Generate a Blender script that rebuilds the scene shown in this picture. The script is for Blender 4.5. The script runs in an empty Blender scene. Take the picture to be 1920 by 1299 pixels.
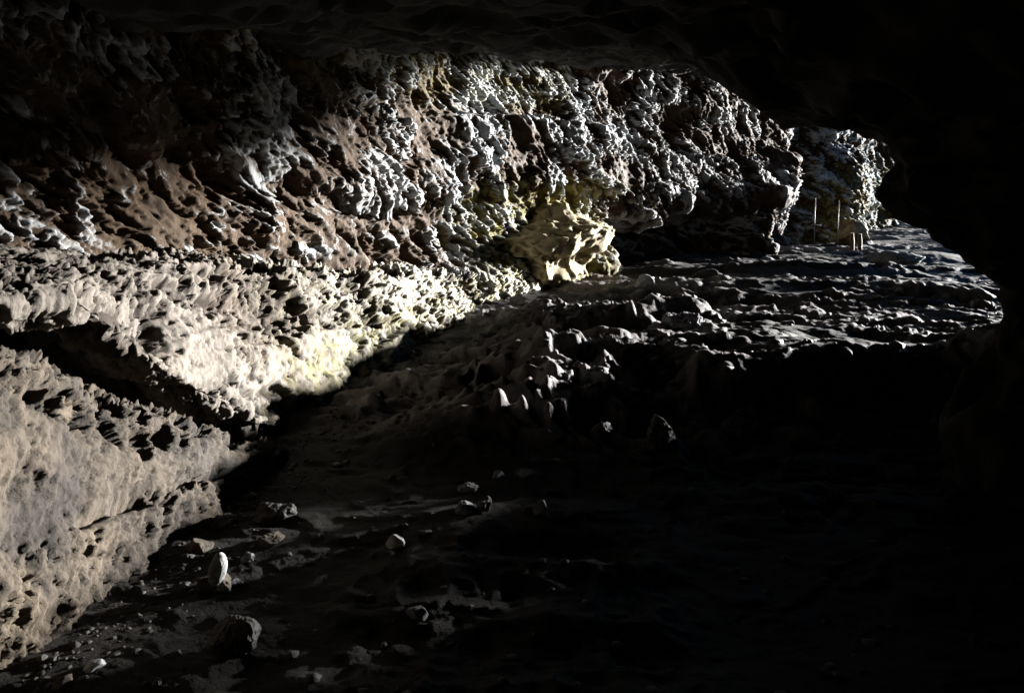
import bpy, bmesh, math, random
import numpy as np
from mathutils import Vector, Matrix, Euler

# ------------------------------------------------------------------ camera, sky, sun, exposure
scene = bpy.context.scene
C = scene.collection
EYE = 1.6
FPX = 1507.0            # focal length in photograph pixels (1920 wide)
cam_d = bpy.data.cameras.new('camera')
cam_d.sensor_width = 36.0
cam_d.lens = 36.0 * FPX / 1920.0
cam_d.shift_y = -319.5 / 1920.0
cam_d.clip_start = 0.05
cam_d.clip_end = 500.0
cam = bpy.data.objects.new('camera', cam_d)
C.objects.link(cam)
cam.location = (0, 0, EYE)
cam.rotation_euler = (math.pi / 2, 0, 0)
scene.camera = cam

SUN_AZ = math.radians(57)      # clockwise from +Y: ahead and to the right
SUN_EL = math.radians(4.0)
world = bpy.data.worlds.new('World')
scene.world = world
world.use_nodes = True
wn = world.node_tree
bg = wn.nodes['Background']
sky = wn.nodes.new('ShaderNodeTexSky')
sky.sky_type = 'NISHITA'
sky.sun_disc = False
sky.sun_elevation = SUN_EL
sky.sun_rotation = SUN_AZ
sky.altitude = 2000
sky.dust_density = 0.2
sky.ozone_density = 4.0
wn.links.new(sky.outputs['Color'], bg.inputs['Color'])
bg.inputs['Strength'].default_value = 0.06

sun_d = bpy.data.lights.new('sun', 'SUN')
sun_d.energy = 5.0
sun_d.angle = math.radians(3.6)
sun_d.color = (1.0, 0.975, 0.94)
sun = bpy.data.objects.new('sun', sun_d)
C.objects.link(sun)
TO_SUN = Vector((math.sin(SUN_AZ) * math.cos(SUN_EL), math.cos(SUN_AZ) * math.cos(SUN_EL), math.sin(SUN_EL)))
sun.rotation_euler = (-TO_SUN).to_track_quat('-Z', 'Y').to_euler()
sun.location = TO_SUN * 40

scene.view_settings.view_transform = 'Standard'
scene.view_settings.look = 'None'
scene.view_settings.exposure = 3.25
scene.view_settings.gamma = 1.0
scene.view_settings.use_curve_mapping = False
scene.render.engine = 'CYCLES'
scene.cycles.use_denoising = True
scene.cycles.max_bounces = 3
scene.cycles.diffuse_bounces = 1
scene.cycles.glossy_bounces = 2

# ------------------------------------------------------------------ noise (vectorised)
U = np.uint32
def _hash(ix, iy, iz, seed):
    h = (ix.astype(np.int64).astype(U) * U(374761393)) ^ (iy.astype(np.int64).astype(U) * U(668265263)) \
        ^ (iz.astype(np.int64).astype(U) * U(2147483647 - 1013)) ^ U((seed * 974711 + 77) & 0xffffffff)
    h = (h ^ (h >> U(15))) * U(2246822519)
    h = (h ^ (h >> U(13))) * U(3266489917)
    return h ^ (h >> U(16))

def _r(h, k=0):
    if k:
        h = (h + U(k * 40503 * 65537 & 0xffffffff)) * U(2654435761)
        h = h ^ (h >> U(15))
        h = h * U(2246822519)
        h = h ^ (h >> U(13))
    return (h & U(0xffffff)).astype(np.float32) / np.float32(0xffffff)

def vnoise(p, seed=0):
    p = p.astype(np.float32)
    i = np.floor(p); f = p - i
    i = i.astype(np.int32)
    u = f * f * f * (f * (f * 6 - 15) + 10)
    out = np.zeros(len(p), np.float32)
    for dx in (0, 1):
        wx = u[:, 0] if dx else 1 - u[:, 0]
        for dy in (0, 1):
            wy = u[:, 1] if dy else 1 - u[:, 1]
            for dz in (0, 1):
                wz = u[:, 2] if dz else 1 - u[:, 2]
                out += wx * wy * wz * _r(_hash(i[:, 0] + dx, i[:, 1] + dy, i[:, 2] + dz, seed))
    return out * 2 - 1

def fbm(p, octaves=4, seed=0, gain=0.5, lac=2.03, ridged=False):
    a, s, n = 1.0, 0.0, 0.0
    q = p.copy()
    for o in range(octaves):
        v = vnoise(q, seed + o * 17)
        if ridged:
            v = 1 - 2 * np.abs(v)
        s = s + a * v
        n += a
        a *= gain
        q = q * lac + 13.7
    return s / n

def worley(p, seed=0, jitter=0.95):
    p = p.astype(np.float32)
    N = len(p)
    F1 = np.empty(N, np.float32); F2 = np.empty(N, np.float32); ID = np.empty(N, np.float32)
    step = 120000
    for a in range(0, N, step):
        q = p[a:a + step]
        i = np.floor(q).astype(np.int32); f = q - i
        f1 = np.full(len(q), 9, np.float32); f2 = f1.copy(); idd = np.zeros(len(q), np.float32)
        for dx in (-1, 0, 1):
            for dy in (-1, 0, 1):
                for dz in (-1, 0, 1):
                    h = _hash(i[:, 0] + dx, i[:, 1] + dy, i[:, 2] + dz, seed)
                    ex = dx + 0.5 + (_r(h, 1) - 0.5) * jitter - f[:, 0]
                    ey = dy + 0.5 + (_r(h, 2) - 0.5) * jitter - f[:, 1]
                    ez = dz + 0.5 + (_r(h, 3) - 0.5) * jitter - f[:, 2]
                    d = ex * ex + ey * ey + ez * ez
                    c = d < f1
                    f2 = np.where(c, f1, np.minimum(f2, d))
                    idd = np.where(c, _r(h, 4), idd)
                    f1 = np.where(c, d, f1)
        F1[a:a + step] = np.sqrt(f1); F2[a:a + step] = np.sqrt(f2); ID[a:a + step] = idd
    return F1, F2, ID

def sstep(a, b, x):
    t = np.clip((x - a) / (b - a), 0, 1)
    return t * t * (3 - 2 * t)

def gauss(x, m, s):
    return np.exp(-((x - m) / s) ** 2)

# ------------------------------------------------------------------ mesh helpers
def grid_normals(P):
    du = np.gradient(P, axis=0); dv = np.gradient(P, axis=1)
    n = np.cross(du, dv)
    n /= np.maximum(np.linalg.norm(n, axis=2, keepdims=True), 1e-9)
    return n

def mesh_from(name, verts, faces, attrs=None, smooth=True):
    verts = np.ascontiguousarray(verts, np.float32); faces = np.ascontiguousarray(faces, np.int32)
    me = bpy.data.meshes.new(name)
    k = faces.shape[1]
    me.vertices.add(len(verts)); me.vertices.foreach_set('co', verts.ravel())
    me.loops.add(faces.size); me.loops.foreach_set('vertex_index', faces.ravel())
    me.polygons.add(len(faces))
    me.polygons.foreach_set('loop_start', np.arange(0, faces.size, k, dtype=np.int32))
    me.polygons.foreach_set('loop_total', np.full(len(faces), k, np.int32))
    if smooth:
        me.polygons.foreach_set('use_smooth', np.ones(len(faces), bool))
    for n, a in (attrs or {}).items():
        at = me.attributes.new(n, 'FLOAT', 'POINT')
        at.data.foreach_set('value', np.ascontiguousarray(a, np.float32).ravel())
    me.update(calc_edges=True)
    me.validate()
    return me

def grid_faces(nu, nv):
    idx = np.arange(nu * nv, dtype=np.int32).reshape(nu, nv)
    return np.stack([idx[:-1, :-1], idx[1:, :-1], idx[1:, 1:], idx[:-1, 1:]], -1).reshape(-1, 4)

def add(name, me, mat, parent=None, label=None, cat=None, group=None, kind=None):
    o = bpy.data.objects.new(name, me)
    C.objects.link(o)
    if mat is not None:
        me.materials.append(mat)
    if parent: o.parent = parent
    if label: o['label'] = label
    if cat: o['category'] = cat
    if group: o['group'] = group
    if kind: o['kind'] = kind
    return o

def px(x, y, D):
    """a point seen at photograph pixel x, y at distance D"""
    return np.array([(x - 960) / FPX * D, D, EYE - (y - 330) / FPX * D])

def lin(xs, ys, x):
    return np.interp(x, xs, ys)

def smooth_curve(pts, n):
    """Catmull-Rom through the points, returned densely"""
    pts = np.array(pts, float)
    P = np.vstack([2 * pts[0] - pts[1], pts, 2 * pts[-1] - pts[-2]])
    out = []
    m = max(4, n // (len(pts) - 1))
    for k in range(1, len(P) - 2):
        t = np.linspace(0, 1, m, endpoint=False)[:, None]
        a, b, c, d = P[k - 1], P[k], P[k + 1], P[k + 2]
        out.append(0.5 * (2 * b + (c - a) * t + (2 * a - 5 * b + 4 * c - d) * t * t + (3 * b - a - 3 * c + d) * t ** 3))
    out.append(pts[-1:])
    return np.vstack(out)

def resample(curve, rho):
    """resample a plan curve so that steps are proportional to the distance from the viewpoint"""
    seg = np.linalg.norm(np.diff(curve, axis=0), axis=1)
    dist = np.linalg.norm(0.5 * (curve[1:, :2] + curve[:-1, :2]), axis=1)
    w = np.concatenate([[0], np.cumsum(seg / np.maximum(dist, 1.5))])
    n = int(w[-1] / rho) + 2
    t = np.linspace(0, w[-1], n)
    return np.stack([np.interp(t, w, curve[:, k]) for k in range(curve.shape[1])], 1)

# ------------------------------------------------------------------ materials
def nodes_mat(name):
    m = bpy.data.materials.new(name)
    m.use_nodes = True
    nt = m.node_tree
    b = nt.nodes['Principled BSDF']
    return m, nt, b

def rock_mat(name, hollow, ridge, mossy=0.0, stain=(0.16, 0.10, 0.05), stain_amt=0.4, rough=0.85, bump=0.6,
             scale=1.0, spec=0.3, lo=0.35, hi=0.75, pale=None):
    """limestone: ochre clay with painted shade in the hollows, pale crust with painted light on the ribs, stains, moss, fine relief"""
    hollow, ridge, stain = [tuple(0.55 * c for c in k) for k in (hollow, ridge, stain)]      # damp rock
    m, nt, b = nodes_mat(name)
    N, L = nt.nodes.new, nt.links.new
    tc = N('ShaderNodeTexCoord')
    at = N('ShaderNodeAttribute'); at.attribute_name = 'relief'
    n1 = N('ShaderNodeTexNoise'); n1.inputs['Scale'].default_value = 3.0 * scale; n1.inputs['Detail'].default_value = 8
    n2 = N('ShaderNodeTexNoise'); n2.inputs['Scale'].default_value = 28.0 * scale; n2.inputs['Detail'].default_value = 6
    n2.inputs['Roughness'].default_value = 0.65
    n3 = N('ShaderNodeTexNoise'); n3.inputs['Scale'].default_value = 1.1 * scale; n3.inputs['Detail'].default_value = 5
    for n in (n1, n2, n3):
        L(tc.outputs['Object'], n.inputs['Vector'])
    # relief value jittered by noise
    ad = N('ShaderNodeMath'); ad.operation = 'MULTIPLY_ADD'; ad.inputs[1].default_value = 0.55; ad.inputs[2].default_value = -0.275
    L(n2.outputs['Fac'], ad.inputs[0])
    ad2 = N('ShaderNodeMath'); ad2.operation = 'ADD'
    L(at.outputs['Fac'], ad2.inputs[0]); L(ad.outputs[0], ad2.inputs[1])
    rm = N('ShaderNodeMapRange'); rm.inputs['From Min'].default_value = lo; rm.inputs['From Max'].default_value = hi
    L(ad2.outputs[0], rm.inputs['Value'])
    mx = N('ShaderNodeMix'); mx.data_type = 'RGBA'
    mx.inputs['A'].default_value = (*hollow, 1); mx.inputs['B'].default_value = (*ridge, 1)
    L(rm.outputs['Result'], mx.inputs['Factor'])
    if pale:                                     # painted light: whiter rock where the wall and ledge should look brightest
        ap = N('ShaderNodeAttribute'); ap.attribute_name = 'pale'
        mp_ = N('ShaderNodeMix'); mp_.data_type = 'RGBA'
        mp_.inputs['A'].default_value = (*ridge, 1); mp_.inputs['B'].default_value = (*pale, 1)
        L(ap.outputs['Fac'], mp_.inputs['Factor']); L(mp_.outputs['Result'], mx.inputs['B'])
    # stains
    sr = N('ShaderNodeMapRange'); sr.inputs['From Min'].default_value = 0.5; sr.inputs['From Max'].default_value = 0.68
    sr.inputs['To Max'].default_value = stain_amt
    L(n3.outputs['Fac'], sr.inputs['Value'])
    ms = N('ShaderNodeMix'); ms.data_type = 'RGBA'; ms.inputs['B'].default_value = (*stain, 1)
    L(sr.outputs['Result'], ms.inputs['Factor']); L(mx.outputs['Result'], ms.inputs['A'])
    # value mottling
    vr = N('ShaderNodeMapRange'); vr.inputs['From Min'].default_value = 0.3; vr.inputs['From Max'].default_value = 0.7
    vr.inputs['To Min'].default_value = 0.72; vr.inputs['To Max'].default_value = 1.2
    L(n1.outputs['Fac'], vr.inputs['Value'])
    vm = N('ShaderNodeVectorMath'); vm.operation = 'SCALE'
    L(ms.outputs['Result'], vm.inputs[0]); L(vr.outputs['Result'], vm.inputs['Scale'])
    col = vm.outputs[0]
    if mossy > 0:
        am = N('ShaderNodeAttribute'); am.attribute_name = 'moss'
        mm = N('ShaderNodeMath'); mm.operation = 'MULTIPLY'; L(am.outputs['Fac'], mm.inputs[0])
        mr = N('ShaderNodeMapRange'); mr.inputs['From Min'].default_value = 0.40; mr.inputs['From Max'].default_value = 0.62
        mr.inputs['To Max'].default_value = mossy
        n4 = N('ShaderNodeTexNoise'); n4.inputs['Scale'].default_value = 9.0; n4.inputs['Detail'].default_value = 6
        L(tc.outputs['Object'], n4.inputs['Vector']); L(n4.outputs['Fac'], mr.inputs['Value'])
        L(mr.outputs['Result'], mm.inputs[1])
        mg = N('ShaderNodeMix'); mg.data_type = 'RGBA'; mg.inputs['B'].default_value = (0.16, 0.145, 0.035, 1)
        L(mm.outputs[0], mg.inputs['Factor']); L(col, mg.inputs['A'])
        col = mg.outputs['Result']
    L(col, b.inputs['Base Color'])
    b.inputs['Roughness'].default_value = rough
    b.inputs['Specular IOR Level'].default_value = spec
    n5 = N('ShaderNodeTexNoise'); n5.inputs['Scale'].default_value = 75.0 * scale; n5.inputs['Detail'].default_value = 7
    n5.inputs['Roughness'].default_value = 0.7
    L(tc.outputs['Object'], n5.inputs['Vector'])
    bp = N('ShaderNodeBump'); bp.inputs['Strength'].default_value = bump; bp.inputs['Distance'].default_value = 0.012
    L(n5.outputs['Fac'], bp.inputs['Height'])
    L(bp.outputs['Normal'], b.inputs['Normal'])
    return m

M = {}
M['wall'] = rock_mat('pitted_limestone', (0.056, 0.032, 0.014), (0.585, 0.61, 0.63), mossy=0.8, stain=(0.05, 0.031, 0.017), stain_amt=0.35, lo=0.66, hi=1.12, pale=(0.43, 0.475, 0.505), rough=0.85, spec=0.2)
M['ledge'] = rock_mat('pale_limestone', (0.024, 0.0145, 0.0075), (0.165, 0.143, 0.120), mossy=0.55, stain=(0.10, 0.068, 0.043), stain_amt=0.4, lo=0.42, hi=1.0, pale=(0.37, 0.35, 0.30))  # near-black hollow colour paints shade into the pits
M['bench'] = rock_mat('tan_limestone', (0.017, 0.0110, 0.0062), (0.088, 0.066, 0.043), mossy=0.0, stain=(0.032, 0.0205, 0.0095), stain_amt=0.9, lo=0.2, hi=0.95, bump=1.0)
M['outcrop'] = rock_mat('mossy_limestone', (0.15, 0.09, 0.034), (0.72, 0.62, 0.40), mossy=0.5, stain=(0.17, 0.11, 0.05), stain_amt=0.5, lo=0.4, hi=0.9)
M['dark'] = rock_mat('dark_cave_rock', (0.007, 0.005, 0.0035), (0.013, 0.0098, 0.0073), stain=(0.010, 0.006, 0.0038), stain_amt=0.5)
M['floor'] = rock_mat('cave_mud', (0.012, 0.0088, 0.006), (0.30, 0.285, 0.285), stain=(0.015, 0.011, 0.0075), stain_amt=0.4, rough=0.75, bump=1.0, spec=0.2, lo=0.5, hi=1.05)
M['mudrock'] = rock_mat('muddy_rock', (0.020, 0.015, 0.011), (0.10, 0.096, 0.094), stain=(0.025, 0.017, 0.012), stain_amt=0.4, rough=0.6, spec=0.35, bump=0.9, lo=0.3, hi=0.95)
M['stone'] = rock_mat('grey_stone', (0.07, 0.06, 0.052), (0.36, 0.37, 0.40), stain=(0.06, 0.044, 0.03), stain_amt=0.4, scale=2.0)
M['tan'] = rock_mat('tan_stone', (0.045, 0.032, 0.02), (0.15, 0.125, 0.095), stain=(0.06, 0.04, 0.02), stain_amt=0.4, scale=2.0)
M['white'] = rock_mat('white_calcite', (0.30, 0.30, 0.30), (0.62, 0.64, 0.66), stain=(0.28, 0.25, 0.21), stain_amt=0.3, scale=3.0, bump=0.3)

# ------------------------------------------------------------------ ceiling height and floor height of the cave
def ceil_h(x, y):
    d = np.sqrt(x * x + y * y)
    return lin([0, 4, 7, 10, 14, 24, 40], [2.15, 2.3, 2.65, 3.05, 3.3, 3.6, 4.2], d) + 0.6 * sstep(2.5, 5.5, x) * sstep(8, 11, d)

MOUNDS = [  # x, y, rx, ry, height, turn
    (8.2, 16.3, 1.0, 0.6, 0.16, 0.3),
    (-0.35, 4.85, 0.42, 0.30, 0.12, 0.2),
    (3.5, 11.2, 2.2, 0.5, 0.10, 0.0),
    (0.0, 3.75, 0.55, 0.22, 0.05, 0.0),
    (4.25, 5.9, 0.75, 0.75, 0.20, 0.0),  # unseen mound, added to shade the near floor
    (4.8, 13.0, 2.2, 0.5, 0.10, 0.05),
]
STEPS = [   # rock steps that rise gently towards the viewer and break off: crest y, x from, x to, height, near width, far run
    (6.0, 0.15, 5.4, 0.27, 0.55, 3.2),  # right end extended out of view to shade the near floor
    (8.15, 0.15, 2.0, 0.24, 0.35, 1.8),
    (5.10, -0.10, 0.62, 0.17, 0.22, 0.9),
    (10.3, 1.6, 6.5, 0.10, 0.30, 2.0),
    (13.2, 2.5, 8.5, 0.10, 0.30, 2.0),
]
def floor_base(x, y):
    z = -0.08 * sstep(12, 18, np.hypot(x, y))
    for mx, my, rx, ry, h, a in MOUNDS:
        ca, sa = math.cos(a), math.sin(a)
        u = ((x - mx) * ca + (y - my) * sa) / rx
        v = (-(x - mx) * sa + (y - my) * ca) / ry
        z = z + h * np.exp(-(u * u + v * v) ** 1.5)
    p = np.stack([x, y * 0.3, np.zeros_like(x)], 1)
    jig = 0.55 * fbm(p * 1.2, 3, 805) + 0.28 * fbm(p * 4, 3, 806) + 0.10 * fbm(p * np.array([14, 30, 1]), 3, 808)
    ex = 0.35 * fbm(np.stack([x * 0.3, y * 2.0, 0 * x], 1), 3, 807)
    for cy, x0, x1, h, wn, wf in STEPS:
        t = y - (cy + jig)
        prof = np.where(t < 0, 1 - sstep(0, wn, -t), 1 - sstep(0.0, wf, t))
        e = x + ex
        z = z + h * prof * sstep(x0 - 0.7, x0 + 0.3, e) * (1 - sstep(x1 - 0.15, x1 + 0.15, e))
    return z

def floor_detail(x, y):
    p = np.stack([x, y, np.zeros_like(x)], 1)
    z = 0.08 * fbm(p * np.array([0.7, 1.0, 1]), 4, 5)
    z = z + 0.05 * fbm(p * 2.6 + 4, 4, 9, ridged=True) * sstep(-0.2, 0.4, vnoise(p * 0.7 + 2, 3))
    wv = np.stack([fbm(p * 2.2, 3, 1), fbm(p * 2.2 + 9, 3, 2), 0 * x], 1)
    f1, f2, idd = worley(p * np.array([1.9, 3.4, 1]) + 0.9 * wv, 21)                      # broken plates of rock
    patch = sstep(-0.15, 0.25, vnoise(p * np.array([0.8, 1.0, 1]) + 7, 41)) * sstep(4.4, 5.4, y)
    heap = np.exp(-(((x - 0.9) / 1.5) ** 4 + ((y - 6.6) / 2.2) ** 4))
    plate = (idd - 0.45) * sstep(0.0, 0.10, f2 - f1)
    z = z + 0.10 * plate * (0.15 + 0.85 * patch)
    g1, g2, ige = worley(p * np.array([6.0, 9.0, 1]) + 0.8 * wv * 3, 23)
    z = z + 0.035 * np.clip(1 - g1 * 1.5, 0, 1) ** 0.7 * (ige > 0.6) * (0.3 + 0.7 * patch)
    z = z + 0.016 * fbm(p * np.array([14, 20, 1]), 4, 31, 0.62) * (0.5 + patch) + 0.03 * fbm(p * np.array([5, 8, 1]), 3, 33, ridged=True) * patch \
        + heap * (0.085 * fbm(p * np.array([1.9, 2.8, 1]), 5, 35, 0.55, ridged=True) + 0.09 * (idd - 0.45) * sstep(0.0, 0.10, f2 - f1) + 0.018 * (ige - 0.5) * sstep(0.0, 0.15, g2 - g1))
    return z, np.clip(patch + 0.7 * heap, 0, 1)

def floor_z(x, y):
    x = np.array([x], float); y = np.array([y], float)
    return float((floor_base(x, y) + floor_detail(x, y)[0])[0])

# ------------------------------------------------------------------ cave floor
def build_floor():
    dl = np.exp(np.linspace(math.log(1.6), math.log(32.0), 620))
    t = np.linspace(-0.92, 0.92, 600)
    D, T = np.meshgrid(dl, t, indexing='ij')
    x = (T * D).ravel(); y = D.ravel()
    z = floor_base(x, y)
    dz, lump = floor_detail(x, y)
    P = np.stack([x, y, z + dz], 1)
    rel = np.clip(0.35 + dz * 3.0 + 0.35 * lump, 0, 1)  # bumps and mid-floor patches painted paler, as if catching the light
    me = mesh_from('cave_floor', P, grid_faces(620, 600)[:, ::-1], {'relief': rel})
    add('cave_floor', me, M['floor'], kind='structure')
    # the same ground farther out: behind the viewpoint and outside the entrance
    n = 90
    gx, gy = np.meshgrid(np.linspace(-14, 90, n), np.linspace(-12, 100, n), indexing='ij')
    p = np.stack([gx.ravel(), gy.ravel(), np.zeros(n * n)], 1)
    p[:, 2] = -0.28 + 0.08 * fbm(p * 0.3, 3, 77)
    me = mesh_from('ground', p, grid_faces(n, n), {'relief': np.full(n * n, 0.4)})
    add('ground', me, M['floor'], kind='structure')
build_floor()

# ------------------------------------------------------------------ relief of limestone, applied along the normal
def honeycomb(p, cell, seed, stretch=(1, 1, 1), warp=0.35, wall=0.38):
    """scooped hollows parted by thin sharp ribs: 0 on a rib, 1 in a hollow"""
    q = p / cell * np.array(stretch)
    w = np.stack([fbm(q * 0.8 + 31 * k, 3, seed + 1 + k, 0.6) for k in range(3)], 1) * 1.7
    f1, f2, idd = worley(q + warp * w, seed)
    return sstep(0.0, wall, f2 - f1) * (0.25 + 0.75 * idd), f1, idd

def shear(p, k):
    """beds that dip: shift z by a share of the horizontal run"""
    q = p.copy()
    q[:, 2] = q[:, 2] + k * (q[:, 0] * 0.5 + q[:, 1] * 0.6)
    return q

# ------------------------------------------------------------------ upper wall (left and back of the chamber)
def build_upper_wall():
    plan = smooth_curve([(-3.3, 0.6), (-2.95, 2.2), (-2.75, 3.4), (-2.45, 4.6), (-2.0, 6.2), (-1.45, 8.0), (-0.75, 9.8), (0.25, 11.4),
                         (1.75, 13.35), (3.3, 15.1), (4.85, 16.7), (6.6, 18.9), (8.3, 20.7), (9.6, 22.3), (11.6, 25.2), (16, 30), (25, 38)], 500)
    plan = resample(plan, 0.0018)
    nu = len(plan); nv = 330
    tan = np.gradient(plan, axis=0); tan /= np.linalg.norm(tan, axis=1, keepdims=True)
    nin = np.stack([tan[:, 1], -tan[:, 0]], 1)          # into the room
    v = np.linspace(0, 1, nv)
    dist = np.linalg.norm(plan, axis=1)
    a = lin([2, 4, 6, 9, 12, 16, 24], [1.9, 1.6, 1.1, 0.65, 0.5, 0.4, 0.4], dist)
    H = ceil_h(plan[:, 0], plan[:, 1]) + 0.25
    th = v * math.pi / 2
    zz = -0.3 + (H[:, None] + 0.3) * np.sin(th)[None, :] ** 0.85
    dd = a[:, None] * (1 - np.cos(th)[None, :]) ** 1.25
    s = dist[:, None] * np.ones((1, nv))
    # large forms: alcove under an overhang, ribs, hollows
    alc = sstep(13.2, 14.0, s) * (1 - sstep(17.0, 17.8, s))
    wob = 0.12 * np.sin(s * 3.1) + 0.07 * np.sin(s * 7.7 + 1)
    dd = dd - 1.6 * alc * (1 - sstep(0.72, 0.98, zz + wob)) * (1 - 0.55 * sstep(15.0, 17.0, s))
    dd = dd + 0.50 * gauss(s, 17.8, 0.45) * (1 - sstep(1.2, 1.75, zz))
    dd = dd + 0.30 * gauss(s, 19.1, 0.5) * sstep(0.7, 1.1, zz) * (1 - sstep(1.9, 2.3, zz))
    dd = dd - 0.8 * gauss(s, 21.0, 0.7)
    dd = dd + 0.35 * gauss(s, 23.3, 0.9) * (1 - sstep(2.2, 2.8, zz))
    # bedding ledges
    dd = dd + 0.085 * np.tanh(4 * np.sin((zz * 3.4 + 0.16 * s + 0.5 * np.sin(s * 0.9)))) * lin([3, 8, 30], [0.4, 1, 1], s)
    P = np.empty((nu, nv, 3))
    P[:, :, :2] = plan[:, None, :] + nin[:, None, :] * dd[:, :, None]
    P[:, :, 2] = zz
    n = -grid_normals(P)
    p = P.reshape(-1, 3); n = n.reshape(-1, 3)
    if np.mean(n[:, 0]) < 0: n = -n
    big = fbm(p * 0.9, 3, 101)
    mid = fbm(shear(p, 0.75) * np.array([1.1, 1.1, 3.0]), 4, 111, ridged=True)
    dens = sstep(-0.20, 0.10, fbm(shear(p, 0.3) * np.array([1.0, 1.0, 2.1]), 3, 131) + 0.05)
    q = shear(p, 0.75)
    far = lin([3, 8, 12, 25], [0.75, 1.0, 1.25, 1.5], np.linalg.norm(p[:, :2], axis=1))
    h1, f1, i1 = honeycomb(q, 0.34, 141, (0.6, 0.6, 1.5), 0.7, 0.26)
    h2, g1, i2 = honeycomb(q, 0.15, 151, (0.65, 0.65, 1.35), 0.7, 0.28)
    h3, k1, i3 = honeycomb(p, 0.062, 156, (0.8, 0.8, 1.2), 0.6, 0.4)
    fine = fbm(p * 22, 3, 161)
    crust = fbm(shear(p, 0.6) * np.array([7, 7, 13]), 4, 171, 0.65, ridged=True)
    act = 0.3 + 0.7 * dens
    b1 = sstep(0.0, 0.22, fbm(q * np.array([1.7, 1.7, 4.2]), 6, 181, 0.62))
    disp = 0.24 * big + 0.13 * mid + far * (0.026 * crust * act - 0.085 * b1 - 0.080 * h1 * (0.3 + 0.7 * dens) - 0.046 * h2 * act - 0.020 * h3 * act) + 0.06 * (dens - 0.5) + 0.016 * fine + far * act * (0.012 * (i1 - 0.5) + 0.012 * (i2 - 0.5) + 0.010 * (i3 - 0.5))
    p2 = p + n * disp[:, None]
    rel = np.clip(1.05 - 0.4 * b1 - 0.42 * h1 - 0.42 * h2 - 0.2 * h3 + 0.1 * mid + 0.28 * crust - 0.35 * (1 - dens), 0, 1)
    dis = np.linalg.norm(p[:, :2], axis=1)
    moss = sstep(9.5, 11, dis) * (1 - sstep(13.0, 13.8, dis)) * (1 - sstep(1.2, 1.7, p[:, 2])) + 0.7 * sstep(21.3, 22.2, dis) * (1 - sstep(1.6, 2.2, p[:, 2])) \
        + 0.45 * sstep(2.2, 2.7, p[:, 2]) * (dis < 12)
    pale = sstep(21, 22, dis) + 0.9 * gauss(dis, 11.0, 1.6) * gauss(p[:, 2], 1.45, 0.55) + 0.5 * sstep(6, 9, dis) * sstep(1.6, 2.3, p[:, 2]) * (1 - sstep(13, 16, dis))  # painted light on the far strip and the middle of the wall
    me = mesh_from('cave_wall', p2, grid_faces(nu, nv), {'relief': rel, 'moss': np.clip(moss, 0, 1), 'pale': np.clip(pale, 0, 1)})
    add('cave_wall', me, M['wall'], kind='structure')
    print('wall', nu, nv)
build_upper_wall()

# ------------------------------------------------------------------ swept rock masses: a section that changes along a plan curve
def swept(plan, section, nv, rho):
    """plan: (k,2) curve; section(dist array) -> list of (inset, z) arrays to run a smooth section through"""
    plan = resample(smooth_curve(plan, 300), rho)
    nu = len(plan)
    tan = np.gradient(plan, axis=0); tan /= np.linalg.norm(tan, axis=1, keepdims=True)
    nin = np.stack([tan[:, 1], -tan[:, 0]], 1)
    y = plan[:, 1]
    knots = section(y)                                    # [(inset, z), ...] with arrays of length nu
    K = len(knots)
    I = np.stack([k[0] * np.ones(nu) for k in knots], 1); Z = np.stack([k[1] * np.ones(nu) for k in knots], 1)
    seg = np.hypot(np.diff(I, axis=1), np.diff(Z, axis=1)).mean(0)
    kt = np.concatenate([[0], np.cumsum(seg)]); kt /= kt[-1]
    t = np.linspace(0, 1, nv)
    # smooth interpolation of the knots: linear then blurred
    II = np.stack([np.interp(t, kt, I[j]) for j in range(nu)]); ZZ = np.stack([np.interp(t, kt, Z[j]) for j in range(nu)])
    ker = np.hanning(max(5, nv // 14)); ker /= ker.sum()
    def blur(A):
        h = len(ker) // 2
        E = np.concatenate([np.repeat(A[:, :1], h, 1), A, np.repeat(A[:, -1:], h, 1)], 1)
        return np.stack([np.convolve(r, ker, 'valid')[:nv] for r in E])
    II, ZZ = blur(II), blur(ZZ)
    P = np.empty((nu, nv, 3))
    P[:, :, :2] = plan[:, None, :] - nin[:, None, :] * II[:, :, None]
    P[:, :, 2] = ZZ
    return P, nu, nv

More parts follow.
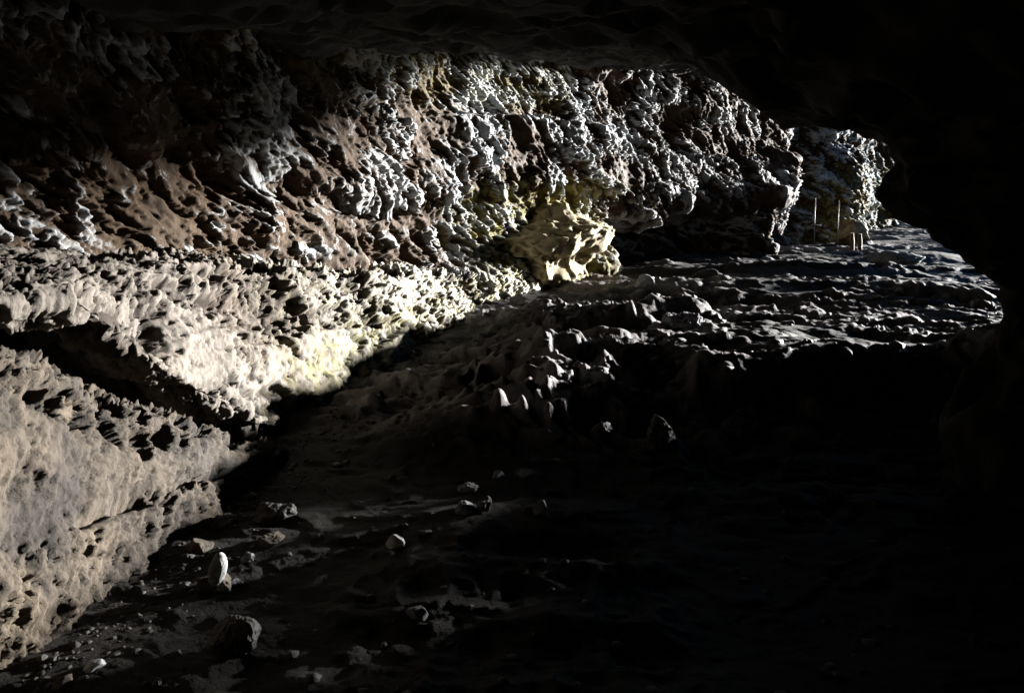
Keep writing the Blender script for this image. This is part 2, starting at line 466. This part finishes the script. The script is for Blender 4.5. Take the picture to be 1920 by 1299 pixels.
# ---- ledge: the long pale slab in the middle of the left wall
def build_ledge():
    plan = [(-2.2, 1.2), (-1.98, 2.2), (-1.80, 3.1), (-1.45, 4.55), (-1.08, 6.2), (-0.72, 7.8), (-0.28, 9.5), (0.55, 11.4), (1.0, 12.3)]
    def section(y):
        zt = lin([1.2, 2.5, 3.0, 4.5, 6, 8, 9.5, 12.3], [1.46, 1.36, 1.27, 1.10, 0.93, 0.66, 0.46, 0.28], y)
        zc = lin([1.2, 2.6, 3.3, 3.6, 3.9, 4.3, 4.7, 5.2, 13], [1.33, 1.08, 0.97, 0.76, 0.51, 0.28, 0.04, -0.2, -0.25], y)
        lean = lin([1.2, 3, 4.5, 7, 9.5, 12.3], [0.25, 0.38, 0.46, 0.5, 0.35, 0.2], y)
        return [(0.75, zc + 0.00), (0.12, zc + 0.02), (0.0, zc + 0.10), (lean * 0.5, (zc + zt) / 2 + 0.08), (lean, zt), (lean + 0.35, zt + 0.05), (1.5, zt + 0.10)]
    P, nu, nv = swept(plan, section, 300, 0.0021)
    n = grid_normals(P).reshape(-1, 3); p = P.reshape(-1, 3)
    if np.mean(n[:, 0]) < 0: n = -n
    big = fbm(p * 1.6, 3, 201)
    mid = fbm(p * np.array([3.5, 3.0, 5.0]), 4, 211, ridged=True)
    dens = sstep(-0.4, 0.3, fbm(p * 1.7, 2, 231) + 0.15)
    q = shear(p, 0.5)
    h0, e1, i0 = honeycomb(q, 0.40, 246, (1, 0.6, 1.4), 0.6, 0.5)
    h1, f1, i1 = honeycomb(q, 0.15, 241, (1, 0.75, 1.3), 0.65)
    h2, g1, i2 = honeycomb(q, 0.062, 251, (1, 0.8, 1.2), 0.65)
    fine = fbm(p * 45, 3, 261)
    crust = fbm(p * np.array([13, 9, 17]), 5, 271, 0.62, ridged=True)
    smooth = sstep(0.05, 0.35, vnoise(p * np.array([2.2, 1.4, 3.0]) + 3, 281))          # worn patches without holes
    k = dens * (1 - 0.7 * smooth)
    far = lin([2, 5, 9, 13], [0.62, 0.8, 1.2, 1.4], p[:, 1])
    bed = np.tanh(5 * np.sin(p[:, 2] * 17 + 2.2 * p[:, 1] + 1.5 * vnoise(p * 2, 291)))
    hole = sstep(0.15, 0.5, 1 - e1) * (i0 > 0.55) * (1 - smooth)
    b1 = sstep(0.02, 0.22, fbm(q * np.array([11, 7.5, 14]), 5, 283, 0.64) + 0.06)                # ragged hollows of every size
    b2 = sstep(0.05, 0.25, fbm(p * np.array([27, 21, 32]), 4, 285, 0.62))
    b0 = sstep(0.04, 0.24, fbm(q * np.array([3.0, 2.0, 4.6]), 4, 287, 0.55))
    disp = 0.06 * big + 0.035 * mid - 0.06 * hole - 0.075 * b0 + far * (-0.048 * b1 * (1 - 0.75 * smooth) - 0.018 * b2 * (1 - 0.5 * smooth) - 0.020 * h1 * k - 0.010 * h2 * (0.15 + 0.85 * k) + 0.020 * crust * (1 - 0.5 * smooth)) + 0.012 * bed + 0.008 * fine + far * (0.018 * (i1 - 0.5) + 0.012 * (i2 - 0.5))
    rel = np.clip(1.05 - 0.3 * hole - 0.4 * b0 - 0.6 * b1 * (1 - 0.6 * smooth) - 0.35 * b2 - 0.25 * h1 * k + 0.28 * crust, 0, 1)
    moss = sstep(4.6, 5.4, p[:, 1]) * (1 - sstep(0.25, 0.6, p[:, 2])) * 0.6 + 0.2 * sstep(4.5, 6.5, p[:, 1])
    pale = sstep(5.0, 9.5, p[:, 1]) * 0.85 + 0.05 * gauss(p[:, 1], 4.9, 0.7) * (1 - sstep(0.4, 0.9, p[:, 2]))  # painted light: ledge grows whiter towards the middle of the chamber
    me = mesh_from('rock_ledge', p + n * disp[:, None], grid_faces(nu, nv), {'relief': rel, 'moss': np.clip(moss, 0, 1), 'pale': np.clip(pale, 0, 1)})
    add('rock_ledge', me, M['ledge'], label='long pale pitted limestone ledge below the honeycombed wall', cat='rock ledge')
    print('ledge', nu, nv)
build_ledge()

# ---- bench: the big smooth tan boulder at the lower left, under the ledge
def build_bench():
    plan = [(-1.78, 1.0), (-1.68, 1.8), (-1.62, 2.5), (-1.54, 3.1), (-1.45, 3.75), (-1.36, 4.45), (-1.27, 4.95)]
    def section(y):
        zt = lin([1, 2.4, 3.0, 3.2, 3.4, 3.9, 4.25, 4.5, 4.95], [1.22, 1.1, 0.97, 0.86, 0.69, 0.42, 0.21, 0.05, -0.2], y)
        k = np.clip(zt / 0.9, 0.05, 1)
        return [(0.0, -0.25), (0.0, 0.0), (0.03 * k, zt * 0.30), (0.10 * k, zt * 0.36), (0.12 * k, zt * 0.62), (0.24 * k, zt * 0.88), (0.40 * k, zt), (0.9, zt + 0.03), (1.2, zt - 0.1)]
    P, nu, nv = swept(plan, section, 330, 0.0026)
    n = grid_normals(P).reshape(-1, 3); p = P.reshape(-1, 3)
    if np.mean(n[:, 0]) < 0: n = -n
    big = 1.5 * fbm(p * 2.4, 3, 301)
    mid = fbm(p * 5.0, 4, 311)
    z = p[:, 2]
    zt = lin([1, 2.4, 3.0, 3.2, 3.4, 3.9, 4.25, 4.5, 4.95], [1.22, 1.1, 0.97, 0.86, 0.69, 0.42, 0.21, 0.05, -0.2], p[:, 1])
    fr = z / np.maximum(zt, 0.05)
    pitz = sstep(0.62, 0.85, fr + 0.25 * vnoise(p * 2.5, 7)) * (1 - sstep(1.1, 1.3, fr)) + gauss(fr, 0.33, 0.10) * sstep(-0.2, 0.4, vnoise(p * 3, 8))
    h1, f1, i1 = honeycomb(p, 0.15, 341, (1, 1, 1), 0.4, 0.5)
    h2, g1, i2 = honeycomb(p, 0.06, 351, (1, 1, 1), 0.4, 0.5)
    pit = np.clip(1 - f1 / 0.55, 0, 1) ** 0.5 * (i1 > 0.40)
    pit2 = np.clip(1 - g1 / 0.5, 0, 1) ** 0.6 * (i2 > 0.6)
    rough = sstep(-0.1, 0.5, fbm(p * 3, 2, 361))
    crust = fbm(p * np.array([9, 9, 8]), 5, 381, 0.6, ridged=True)
    low = 1 - sstep(0.28, 0.38, fr + 0.06 * vnoise(p * 3, 13))
    disp = 0.07 * big + 0.04 * mid + 0.014 * (i2 - 0.5) * (0.3 + pitz + low) + 0.02 * (i1 - 0.5) * pitz - 0.12 * pit * pitz - 0.03 * pit2 * (0.1 + pitz) - 0.025 * h2 * (0.2 + pitz + 0.5 * low) * rough + 0.016 * fbm(p * 24, 4, 371) \
        + 0.022 * crust * (0.2 + pitz + low) - 0.06 * gauss(fr, 0.33 + 0.07 * vnoise(p * 2, 12), 0.03) * sstep(-0.5, 0.1, vnoise(p * 2.5, 14))
    b1 = sstep(0.05, 0.3, fbm(p * np.array([8, 8, 9]), 5, 393, 0.62)); b2 = sstep(0.1, 0.3, fbm(p * 26, 4, 395, 0.6))
    disp = disp - 0.045 * b1 * (0.04 + 0.96 * np.clip(pitz + low * 0.6, 0, 1)) - 0.012 * b2
    streak = fbm(p * np.array([7, 7, 1.2]), 4, 391)
    blotch = fbm(p * np.array([3.2, 3.2, 2.6]), 4, 397, 0.6)
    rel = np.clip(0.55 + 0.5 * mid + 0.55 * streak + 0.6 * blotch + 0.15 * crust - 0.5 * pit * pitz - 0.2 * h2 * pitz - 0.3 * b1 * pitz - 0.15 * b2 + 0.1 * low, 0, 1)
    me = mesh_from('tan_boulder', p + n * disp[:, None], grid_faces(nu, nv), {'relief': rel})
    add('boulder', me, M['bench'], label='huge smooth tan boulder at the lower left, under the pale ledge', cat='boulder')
    print('bench', nu, nv)
build_bench()

# ------------------------------------------------------------------ right wall: the dark overhanging mass that hides the entrance
def build_right_wall():
    sil = [(1020, 60, 9.3), (1120, 85, 9.4), (1210, 100, 9.5), (1300, 132, 9.6), (1390, 195, 9.6), (1500, 228, 9.7), (1560, 240, 9.8), (1622, 262, 9.8), (1640, 308, 9.8),
           (1606, 332, 9.8), (1602, 372, 9.8), (1668, 420, 9.9), (1750, 470, 10), (1802, 505, 10), (1832, 560, 10), (1815, 625, 10), (1775, 690, 10), (1745, 760, 10), (1725, 850, 10), (1720, 920, 10)]
    E = np.array([px(a, b, d * 0.47) for a, b, d in sil])
    E = smooth_curve(E, 240)
    nu = len(E)
    # path in plan, from the outside of the entrance round the edge and back past the viewpoint
    off = smooth_curve([(26.0, 15.0), (12.0, 6.9), (4.5, 2.3), (1.6, 0.65), (0.45, 0.03), (0.0, -0.25), (0.12, -0.7), (0.6, -1.6), (1.1, -3.2), (1.3, -5.5), (1.2, -9.0), (0.5, -14.0)], 260)
    nv = len(off)
    P = np.empty((nu, nv, 3))
    P[:, :, 0] = E[:, None, 0] + off[None, :, 0]
    P[:, :, 1] = E[:, None, 1] + off[None, :, 1]
    P[:, :, 2] = E[:, None, 2]
    n = grid_normals(P).reshape(-1, 3); p = P.reshape(-1, 3)
    k = int(nv * 0.75)
    if n.reshape(nu, nv, 3)[nu // 2, k, 0] > 0: n = -n
    disp = 0.22 * fbm(p * 0.8, 3, 401) + 0.16 * fbm(p * 2.2, 4, 411, ridged=True) + 0.03 * fbm(p * 9, 3, 421)
    near = np.exp(-((np.arange(nv) - np.argmin(np.hypot(off[:, 0], off[:, 1] + 0.25))) / (nv * 0.06)) ** 2)
    disp = disp * (1 - 0.6 * np.tile(near, nu))
    h1, f1, i1 = honeycomb(p, 0.4, 441)
    disp = disp - 0.10 * h1
    rel = np.clip(0.6 + disp, 0, 1)
    me = mesh_from('cave_wall_right', p + n * disp[:, None], grid_faces(nu, nv), {'relief': rel})
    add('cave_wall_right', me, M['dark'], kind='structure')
build_right_wall()

# ------------------------------------------------------------------ ceiling and the wall behind the viewpoint
def build_ceiling():
    gx = np.concatenate([np.linspace(-9, -3, 20, endpoint=False), np.linspace(-3, 6, 220, endpoint=False), np.linspace(6, 9.3, 50)])
    gy = np.concatenate([np.linspace(-6, 2.5, 30, endpoint=False), np.linspace(2.5, 16, 330, endpoint=False), np.linspace(16, 40, 70)])
    X, Y = np.meshgrid(gx, gy, indexing='ij')
    x, y = X.ravel(), Y.ravel()
    p = np.stack([x, y, ceil_h(x, y)], 1)
    h1, f1, i1 = honeycomb(p * np.array([1, 1, 0.3]), 0.45, 541)
    d = 0.20 * fbm(p * 0.6, 3, 501) + 0.10 * fbm(p * 2, 4, 511, ridged=True) + 0.10 * h1 + 0.02 * fbm(p * 9, 3, 521)
    p[:, 2] += d
    me = mesh_from('cave_ceiling', p, grid_faces(len(gx), len(gy))[:, ::-1], {'relief': np.clip(0.6 - d, 0, 1)})
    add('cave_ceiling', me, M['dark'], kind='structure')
    # rock above the ceiling
    n = 40
    X, Y = np.meshgrid(np.linspace(-14, 13, n), np.linspace(-12, 42, n), indexing='ij')
    p = np.stack([X.ravel(), Y.ravel(), np.full(n * n, 5.0)], 1)
    p[:, 2] += 0.4 * fbm(p * 0.3, 3, 531)
    me = mesh_from('cave_roof', p, grid_faces(n, n), {'relief': np.full(n * n, 0.4)})
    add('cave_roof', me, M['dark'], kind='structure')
    def sheet(name, pts, h0, h1, seed):
        cv = smooth_curve(pts, 80)
        nv = 40
        zz = np.linspace(h0, h1, nv)
        P = np.empty((len(cv), nv, 3)); P[:, :, :2] = cv[:, None, :]; P[:, :, 2] = zz
        p = P.reshape(-1, 3)
        d = 0.5 * fbm(p * 0.7, 4, seed)
        p[:, 0] += d; p[:, 1] += 0.6 * d
        me = mesh_from(name, p, grid_faces(len(cv), nv), {'relief': np.full(len(p), 0.4)})
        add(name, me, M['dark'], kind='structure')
    sheet('cave_wall_behind', [(-3.6, 2.0), (-3.4, -1.0), (-2.5, -3.6), (1.0, -4.6), (5.0, -4.4), (8.5, -3.0), (9.5, 1), (13, 5), (25, 10)], -0.5, 5.4, 601)
    sheet('cave_wall_back', [(-5.0, 1.0), (-4.6, 6.0), (-3.0, 12.0), (0.0, 16.0), (4.0, 20.0), (7.4, 24.5), (12.5, 31.0), (20, 40)], -0.5, 5.4, 611)
build_ceiling()

def build_shade_brow():
    """unseen sloping lip of rock, added over the entrance to shade the upper left wall: low towards the viewer's side, high towards the back wall"""
    su, cu = math.sin(SUN_AZ), math.cos(SUN_AZ)
    w = np.linspace(-1.0, 17.0, 260)
    lip = lin([-1, 2.9, 3.8, 4.8, 6.5, 8.5, 11, 14, 17], [1.6, 2.33, 2.38, 2.31, 2.66, 3.85, 4.3, 4.2, 3.0], w)
    prof = [(2.2, 3.0), (1.4, 1.2), (0.6, 0.3), (0.0, 0.0), (-0.5, 0.25), (-1.0, 1.2), (-1.3, 3.2)]
    pr = smooth_curve(prof, 60)
    P = np.empty((len(w), len(pr), 3))
    u = 16.0 + pr[:, 0]
    P[:, :, 0] = su * u[None, :] - cu * w[:, None]
    P[:, :, 1] = cu * u[None, :] + su * w[:, None]
    P[:, :, 2] = lip[:, None] + pr[None, :, 1]
    p = P.reshape(-1, 3)
    p[:, 2] += 0.16 * fbm(p * 0.9, 4, 701) + 0.14 * fbm(p * 2.5, 3, 711)
    me = mesh_from('shade_brow', p, grid_faces(len(w), len(pr)), {'relief': np.full(len(p), 0.5)})
    add('shade_brow', me, M['dark'], kind='structure')
build_shade_brow()
print('setting done')

# ------------------------------------------------------------------ loose rock: boulders, stones
def ico(sub):
    bm = bmesh.new()
    bmesh.ops.create_icosphere(bm, subdivisions=sub, radius=1.0)
    v = np.array([x.co[:] for x in bm.verts]); f = np.array([[q.index for q in t.verts] for t in bm.faces])
    bm.free()
    return v, f
ICO = {k: ico(k) for k in (3, 4, 5, 6)}

def rock_mesh(name, radii, seed, sub=4, facets=15, cut=(0.5, 0.86), rough=0.08, pits=0.0, cell=0.12, turn=(0, 0, 0), moss=0.0, bed=0.0):
    """a stone: a ball flattened by random planes, then roughened; real size in metres, base near z = 0"""
    rnd = np.random.RandomState(seed)
    v, f = ICO[sub]
    v = v.copy()
    for k in range(facets):
        n = rnd.normal(size=3); n /= np.linalg.norm(n)
        d = rnd.uniform(*cut)
        e = v @ n - d
        m = e > 0
        v[m] -= np.outer(e[m], n) * 0.96
    v *= np.array(radii)
    v = v @ np.array(Euler(turn).to_matrix()).T
    r = float(np.mean(radii))
    nrm = v / np.linalg.norm(v / np.array(radii), axis=1, keepdims=True) / np.array(radii)
    nrm /= np.maximum(np.linalg.norm(nrm, axis=1, keepdims=True), 1e-9)
    q = v + seed * 3.17
    d = rough * r * (fbm(q / r * 1.3, 3, seed) + 0.5 * fbm(q / r * 4.5, 4, seed + 5, ridged=True))
    if bed:
        d = d + bed * np.tanh(4 * np.sin(v[:, 2] * 11 + 1.6 * fbm(q * 1.2, 3, seed + 3)))
    rel = 0.6 + 0.35 * fbm(q / r * 3, 3, seed + 9)
    if pits:
        h, f1, i1 = honeycomb(q, cell, seed + 40, warp=0.5)
        h2, g1, i2 = honeycomb(q, cell * 0.45, seed + 50, warp=0.5)
        d = d - pits * h - pits * 0.4 * h2
        rel = 0.95 - 0.5 * h - 0.3 * h2
    v = v + nrm * d[:, None]
    v[:, 2] -= v[:, 2].min()
    return mesh_from(name, v, f, {'relief': np.clip(rel, 0, 1), 'moss': np.full(len(v), moss)})

def fpt(x, y, z=None):
    """floor point under photograph pixel x, y"""
    D = FPX * EYE / (y - 330)
    for k in range(12):
        X = (x - 960) / FPX * D
        zf = floor_z(X, D)
        D = 0.5 * D + 0.5 * FPX * (EYE - zf) / (y - 330)
    return (x - 960) / FPX * D, D

def stone(name, bx, by, w, h, label, cat, mat, seed, depth=0.8, sink=0.26, z=None, D=None, group=None, **kw):
    """bx, by: foot of the stone in the photograph; w, h: its apparent size in photograph pixels"""
    if D is None:
        X, Y = fpt(bx, by)
    else:
        X, Y = (bx - 960) / FPX * D, D
    rw, rh = 0.5 * w / FPX * Y, 0.5 * h / FPX * Y
    me = rock_mesh(name, (rw, rw * depth, rh), seed, **kw)
    o = add(name, me, M[mat], label=label, cat=cat, group=group)
    zz = floor_z(X, Y) if z is None else z
    o.location = (X, Y + rw * depth, zz - sink * rh * 2)
    return o

# outcrop at the foot of the wall, in the middle of the picture
me = rock_mesh('rock_outcrop', (1.6, 0.9, 0.56), 11, sub=6, facets=10, cut=(0.6, 0.9), rough=0.16, pits=0.05, cell=0.20, moss=0.6, bed=0.07)
o = add('rock_outcrop', me, M['outcrop'], label='bright mossy yellowish rock outcrop at the wall foot beside the dark alcove', cat='rock outcrop')
o.location = (0.30, 11.9, -0.10); o.rotation_euler = (0, 0.03, 0.30)

# boulders on the floor
stone('boulder', 1285, 625, 95, 62, 'jagged boulder with a glittering lit face on a dark step in mid floor', 'boulder', 'stone', 21, depth=0.6, sub=6, facets=14, rough=0.22, pits=0.03, cell=0.12)
stone('boulder', 1112, 770, 60, 78, 'small upright boulder with a broken lit edge, nearer than the glittering one', 'boulder', 'mudrock', 22, depth=0.8, sub=5, facets=16, rough=0.3, cut=(0.5, 0.85))
stone('boulder', 1132, 828, 44, 40, 'low lit lump in front of the small upright boulder', 'boulder', 'mudrock', 23, depth=0.8, sub=5, facets=16, rough=0.3, cut=(0.5, 0.85))
stone('boulder', 1245, 846, 62, 84, 'black pointed boulder with broken lit rims, alone at the edge of the dark floor', 'boulder', 'mudrock', 24, depth=0.8, sub=6, facets=16, rough=0.28, cut=(0.5, 0.85))
stone('boulder', 1340, 528, 110, 36, 'long low boulder with a thin lit top in front of the dark alcove', 'boulder', 'mudrock', 25, depth=0.5, sub=5, rough=0.12)
stone('boulder', 1210, 540, 40, 34, 'pale angular block lying off the tip of the mossy outcrop', 'boulder', 'white', 26, sub=5, rough=0.1)
stone('boulder', 1614, 455, 80, 66, 'tan rounded block with a yellow mossy rim, far back beside the entrance', 'boulder', 'outcrop', 27, sub=5, rough=0.12, moss=0.8)
stone('boulder', 1700, 500, 130, 26, 'flat lit slab sloping up near the dark right wall', 'boulder', 'stone', 28, depth=0.8, sub=5, rough=0.12, pits=0.03, cell=0.15)
stone('boulder', 500, 985, 90, 55, 'dim brown rounded boulder in shadow below the tip of the tan boulder', 'boulder', 'mudrock', 29, sub=5, rough=0.16, sink=0.4)
stone('boulder', 408, 992, 62, 34, 'small dim brown boulder in shadow at the wall foot', 'boulder', 'mudrock', 30, sub=5, rough=0.16, sink=0.4)

# single stones that can be told apart
S = stone
S('stone', 362, 1042, 70, 34, 'brown stone set against the foot of the tan boulder', 'stone', 'tan', 31, sub=5)
base = S('stone', 392, 1122, 84, 52, 'tan jagged rock with a white stone standing on it', 'stone', 'tan', 32, sub=5, facets=14, rough=0.12)
bz = base.location.z
up = S('stone', 405, 1122, 36, 62, 'white oval stone standing upright on a tan jagged rock', 'stone', 'white', 33, depth=0.4, sub=5, facets=7, cut=(0.66, 0.95), rough=0.05, sink=0.0, turn=(0.05, 0.14, 0.5),
       z=bz + 0.07)
S('stone', 436, 1104, 32, 22, 'small grey stone leaning beside the upright white stone', 'stone', 'stone', 34, sub=4)
S('stone', 425, 1237, 100, 66, 'rounded dark cobble with only one side lit, largest stone of the lower left', 'stone', 'mudrock', 35, depth=0.9, sub=6, facets=12, cut=(0.6, 0.9), rough=0.14)
S('stone', 170, 1262, 44, 28, 'small lilac-white stone on the gravel at the lower left', 'stone', 'white', 36, sub=4, facets=12)
S('stone', 108, 1299, 44, 34, 'brown rounded stone at the bottom left edge', 'stone', 'tan', 37, sub=4)
S('stone', 460, 1058, 30, 26, 'small pale knobbly stone behind the upright white stone', 'stone', 'stone', 38, sub=5, rough=0.25)
S('stone', 738, 1030, 48, 28, 'white angular stone alone in the dark foreground', 'stone', 'white', 39, sub=4, facets=14)
S('stone', 795, 1006, 34, 14, 'thin flat stone behind the white angular one', 'stone', 'stone', 40, sub=4)
S('stone', 905, 962, 36, 42, 'rounded bluish cobble in a small heap, facing the light', 'stone', 'stone', 41, sub=5, rough=0.12)
S('stone', 872, 968, 44, 34, 'dark cobble in a small heap, left of the bluish one', 'stone', 'stone', 42, sub=5, rough=0.12)
S('stone', 878, 928, 44, 26, 'flat grey stone at the back of the small heap', 'stone', 'stone', 43, sub=5, rough=0.12)
S('stone', 1012, 966, 28, 46, 'pointed pale stone standing alone in the dark foreground', 'stone', 'white', 44, depth=0.6, sub=5, facets=12, rough=0.1)
S('stone', 1045, 966, 24, 12, 'thin dark flake beside the pointed pale stone', 'stone', 'stone', 45, sub=4)
S('stone', 932, 898, 24, 30, 'small upright stone with a lit edge behind the small heap', 'stone', 'stone', 46, sub=4, facets=12)
S('stone', 766, 722, 14, 14, 'tiny pale pebble on the brown floor below the ledge', 'stone', 'white', 47, sub=3)
S('stone', 1043, 606, 30, 22, 'small ring-lit stone in the shadow of the low boulder', 'stone', 'stone', 48, sub=4)
S('stone', 780, 1166, 44, 34, 'faint grey stone in the dark foreground', 'stone', 'stone', 49, sub=4)
S('stone', 500, 1030, 70, 22, 'low brown stone with a pale lit crest behind the knobbly one', 'stone', 'tan', 50, sub=5)
FAR = 'bright stones scattered on the far floor'
for i, (bx, by, w, h, lb) in enumerate([
        (1688, 546, 24, 16, 'bright white stone on the far dark floor near the right wall'),
        (1652, 566, 34, 14, 'flat pale stone on the far floor, left of the bright white one'),
        (1624, 524, 14, 14, 'small bright stone on the far floor behind the flat pale one'),
        (1622, 606, 24, 24, 'bluish broken stone alone on the dark floor in front of the far stones'),
        (1827, 578, 12, 22, 'upright bright stone farthest to the right, against the black wall'),
        (1756, 556, 14, 10, 'small bright pebble between the white stone and the right wall'),
        (1600, 568, 30, 12, 'low lit stone in the line of far stones'),
        (1440, 492, 30, 14, 'low stone below the lit rib of the back wall'),
        (1480, 612, 26, 16, 'small stone with a lit edge on the middle of the dark floor')]):
    S('stone', bx, by, w, h, lb, 'stone', 'white' if i in (0, 2, 4) else 'stone', 60 + i, sub=4, facets=12, group=FAR)

# ------------------------------------------------------------------ stakes at the back of the chamber
def tube(name, pts, r, mat, parent=None, sides=8):
    pts = [Vector(p) for p in pts]
    V, F = [], []
    for i, p in enumerate(pts):
        t = (pts[min(i + 1, len(pts) - 1)] - pts[max(i - 1, 0)]).normalized()
        a = t.orthogonal().normalized(); b = t.cross(a)
        for k in range(sides):
            an = 2 * math.pi * k / sides
            V.append(p + (a * math.cos(an) + b * math.sin(an)) * (r if not isinstance(r, (list, tuple)) else r[i]))
    for i in range(len(pts) - 1):
        for k in range(sides):
            F.append((i * sides + k, i * sides + (k + 1) % sides, (i + 1) * sides + (k + 1) % sides, (i + 1) * sides + k))
    V += [pts[0], pts[-1]]
    n0 = len(V) - 2
    for k in range(sides):
        F.append((n0, (k + 1) % sides, k, k)); e = (len(pts) - 1) * sides
        F.append((n0 + 1, e + k, e + (k + 1) % sides, e + (k + 1) % sides))
    me = bpy.data.meshes.new(name)
    me.from_pydata([v[:] for v in V], [], [tuple(dict.fromkeys(f)) for f in F])
    for p in me.polygons: p.use_smooth = True
    return add(name, me, mat, parent)

mp, nt, b = nodes_mat('pale_metal'); b.inputs['Base Color'].default_value = (0.55, 0.56, 0.58, 1); b.inputs['Roughness'].default_value = 0.45
nz = nt.nodes.new('ShaderNodeTexNoise'); nz.inputs['Scale'].default_value = 30
rr = nt.nodes.new('ShaderNodeValToRGB'); rr.color_ramp.elements[0].color = (0.16, 0.16, 0.165, 1); rr.color_ramp.elements[1].color = (0.30, 0.30, 0.315, 1)
nt.links.new(nz.outputs['Fac'], rr.inputs['Fac']); nt.links.new(rr.outputs['Color'], b.inputs['Base Color'])
mw, nt, b = nodes_mat('weathered_wood'); b.inputs['Roughness'].default_value = 0.8
wv = nt.nodes.new('ShaderNodeTexNoise'); wv.inputs['Scale'].default_value = 14
rr = nt.nodes.new('ShaderNodeValToRGB'); rr.color_ramp.elements[0].color = (0.06, 0.034, 0.014, 1); rr.color_ramp.elements[1].color = (0.14, 0.085, 0.036, 1)
nt.links.new(wv.outputs['Fac'], rr.inputs['Fac']); nt.links.new(rr.outputs['Color'], b.inputs['Base Color'])

def empty(name, loc, label, cat, group=None):
    o = bpy.data.objects.new(name, None); C.objects.link(o); o.location = loc
    o['label'] = label; o['category'] = cat
    if group: o['group'] = group
    return o

def stake(bx, by, hpx, label, bar):
    X, Y = fpt(bx, by); k = Y / FPX; h = hpx * k
    e = empty('stake', (X, Y, floor_z(X, Y)), label, 'stake', 'thin stakes at the back of the chamber')
    tube('rod', [(0, 0, -0.1), (0.004, 0, h * 0.5), (0.03, 0, h)], 0.011, mp, e)
    tube('foot', [(0, 0, -0.06), (0, 0, 0.05)], 0.028, mp, e)
    if bar:
        tube('cross_bar', [(-0.10, -0.012, h * 0.45), (0.16, -0.012, h * 0.44)], 0.007, mp, e)
    return e
stake(1527, 463, 92, 'thin pale upright stake with a small cross bar before the back wall', True)
stake(1571, 462, 86, 'thin pale upright stake without a bar, nearest the lit far strip', False)
for bx, by, w, h, lb in ((1597, 470, 9, 32, 'short thick wooden post left of its twin by the far tan block'), (1612, 469, 8, 29, 'short wooden post right of its twin by the far tan block')):
    X, Y = fpt(bx, by); k = Y / FPX
    e = empty('wooden_post', (X, Y, floor_z(X, Y)), lb, 'post', 'short wooden posts at the back')
    tube('shaft', [(0, 0, -0.1), (0.01, 0, h * k * 0.6), (0.0, 0, h * k)], [w * k * 0.5, w * k * 0.45, w * k * 0.4], mw, e, 10)
    tube('top_cap', [(0, 0, h * k), (0, 0, h * k + 0.02)], w * k * 0.45, mw, e, 10)

# ------------------------------------------------------------------ rubble at the wall foot and over the floor
def rubble():
    rnd = np.random.RandomState(5)
    v0, f0 = ico(1)
    V, F, R = [], [], []
    def put(x, y, r):
        d = rnd.uniform(0.55, 1.15, (len(v0), 1))
        v = v0 * d * r * np.array([rnd.uniform(0.7, 1.4), rnd.uniform(0.7, 1.4), rnd.uniform(0.45, 0.9)])
        a = rnd.uniform(0, 6.28); ca, sa = math.cos(a), math.sin(a)
        v = np.stack([v[:, 0] * ca - v[:, 1] * sa, v[:, 0] * sa + v[:, 1] * ca, v[:, 2]], 1)
        F.append(f0 + len(V) * len(v0)); V.append(v + np.array([x, y, 0])); R.append((x, y, r))
    for k in range(550):                       # along the foot of the tan boulder and the ledge
        y = 2.2 + 3.2 * rnd.rand() ** 1.3
        x = lin([2.2, 3.1, 4.5, 6.2], [-1.62, -1.5, -1.33, -1.05], y) + abs(rnd.normal(0, 0.16))
        put(x, y, rnd.uniform(0.004, 0.016) * (1.6 if rnd.rand() < 0.1 else 1))
    for k in range(450):
        D = math.exp(rnd.uniform(math.log(2.3), math.log(18))); t = rnd.uniform(-0.45, 0.62)
        put(t * D, D, rnd.uniform(0.006, 0.02) * (1.8 if rnd.rand() < 0.12 else 1) * (1 + D * 0.06))
    for k in range(170):
        x = rnd.uniform(-0.3, 3.2); y = 6.0 + rnd.normal(0, 0.35) - 0.15
        put(x, y, abs(rnd.normal(0.02, 0.022)) + 0.008)
    for k in range(110):
        x = rnd.uniform(0.0, 2.2); y = 8.1 + rnd.normal(0, 0.4)
        put(x, y, abs(rnd.normal(0.025, 0.025)) + 0.008)
    R = np.array(R)
    zf = floor_base(R[:, 0], R[:, 1]) + floor_detail(R[:, 0], R[:, 1])[0]
    for i in range(len(V)):
        V[i][:, 2] += zf[i] - 0.05 * R[i, 2]
    V = np.vstack(V)
    me = mesh_from('rubble', V, np.vstack(F), {'relief': np.clip(0.6 + 0.3 * vnoise(V * 20, 3), 0, 1)}, smooth=False)
    add('rubble', me, M['mudrock'], kind='stuff', label='loose gravel and chips scattered over the dark floor', cat='gravel')
rubble()
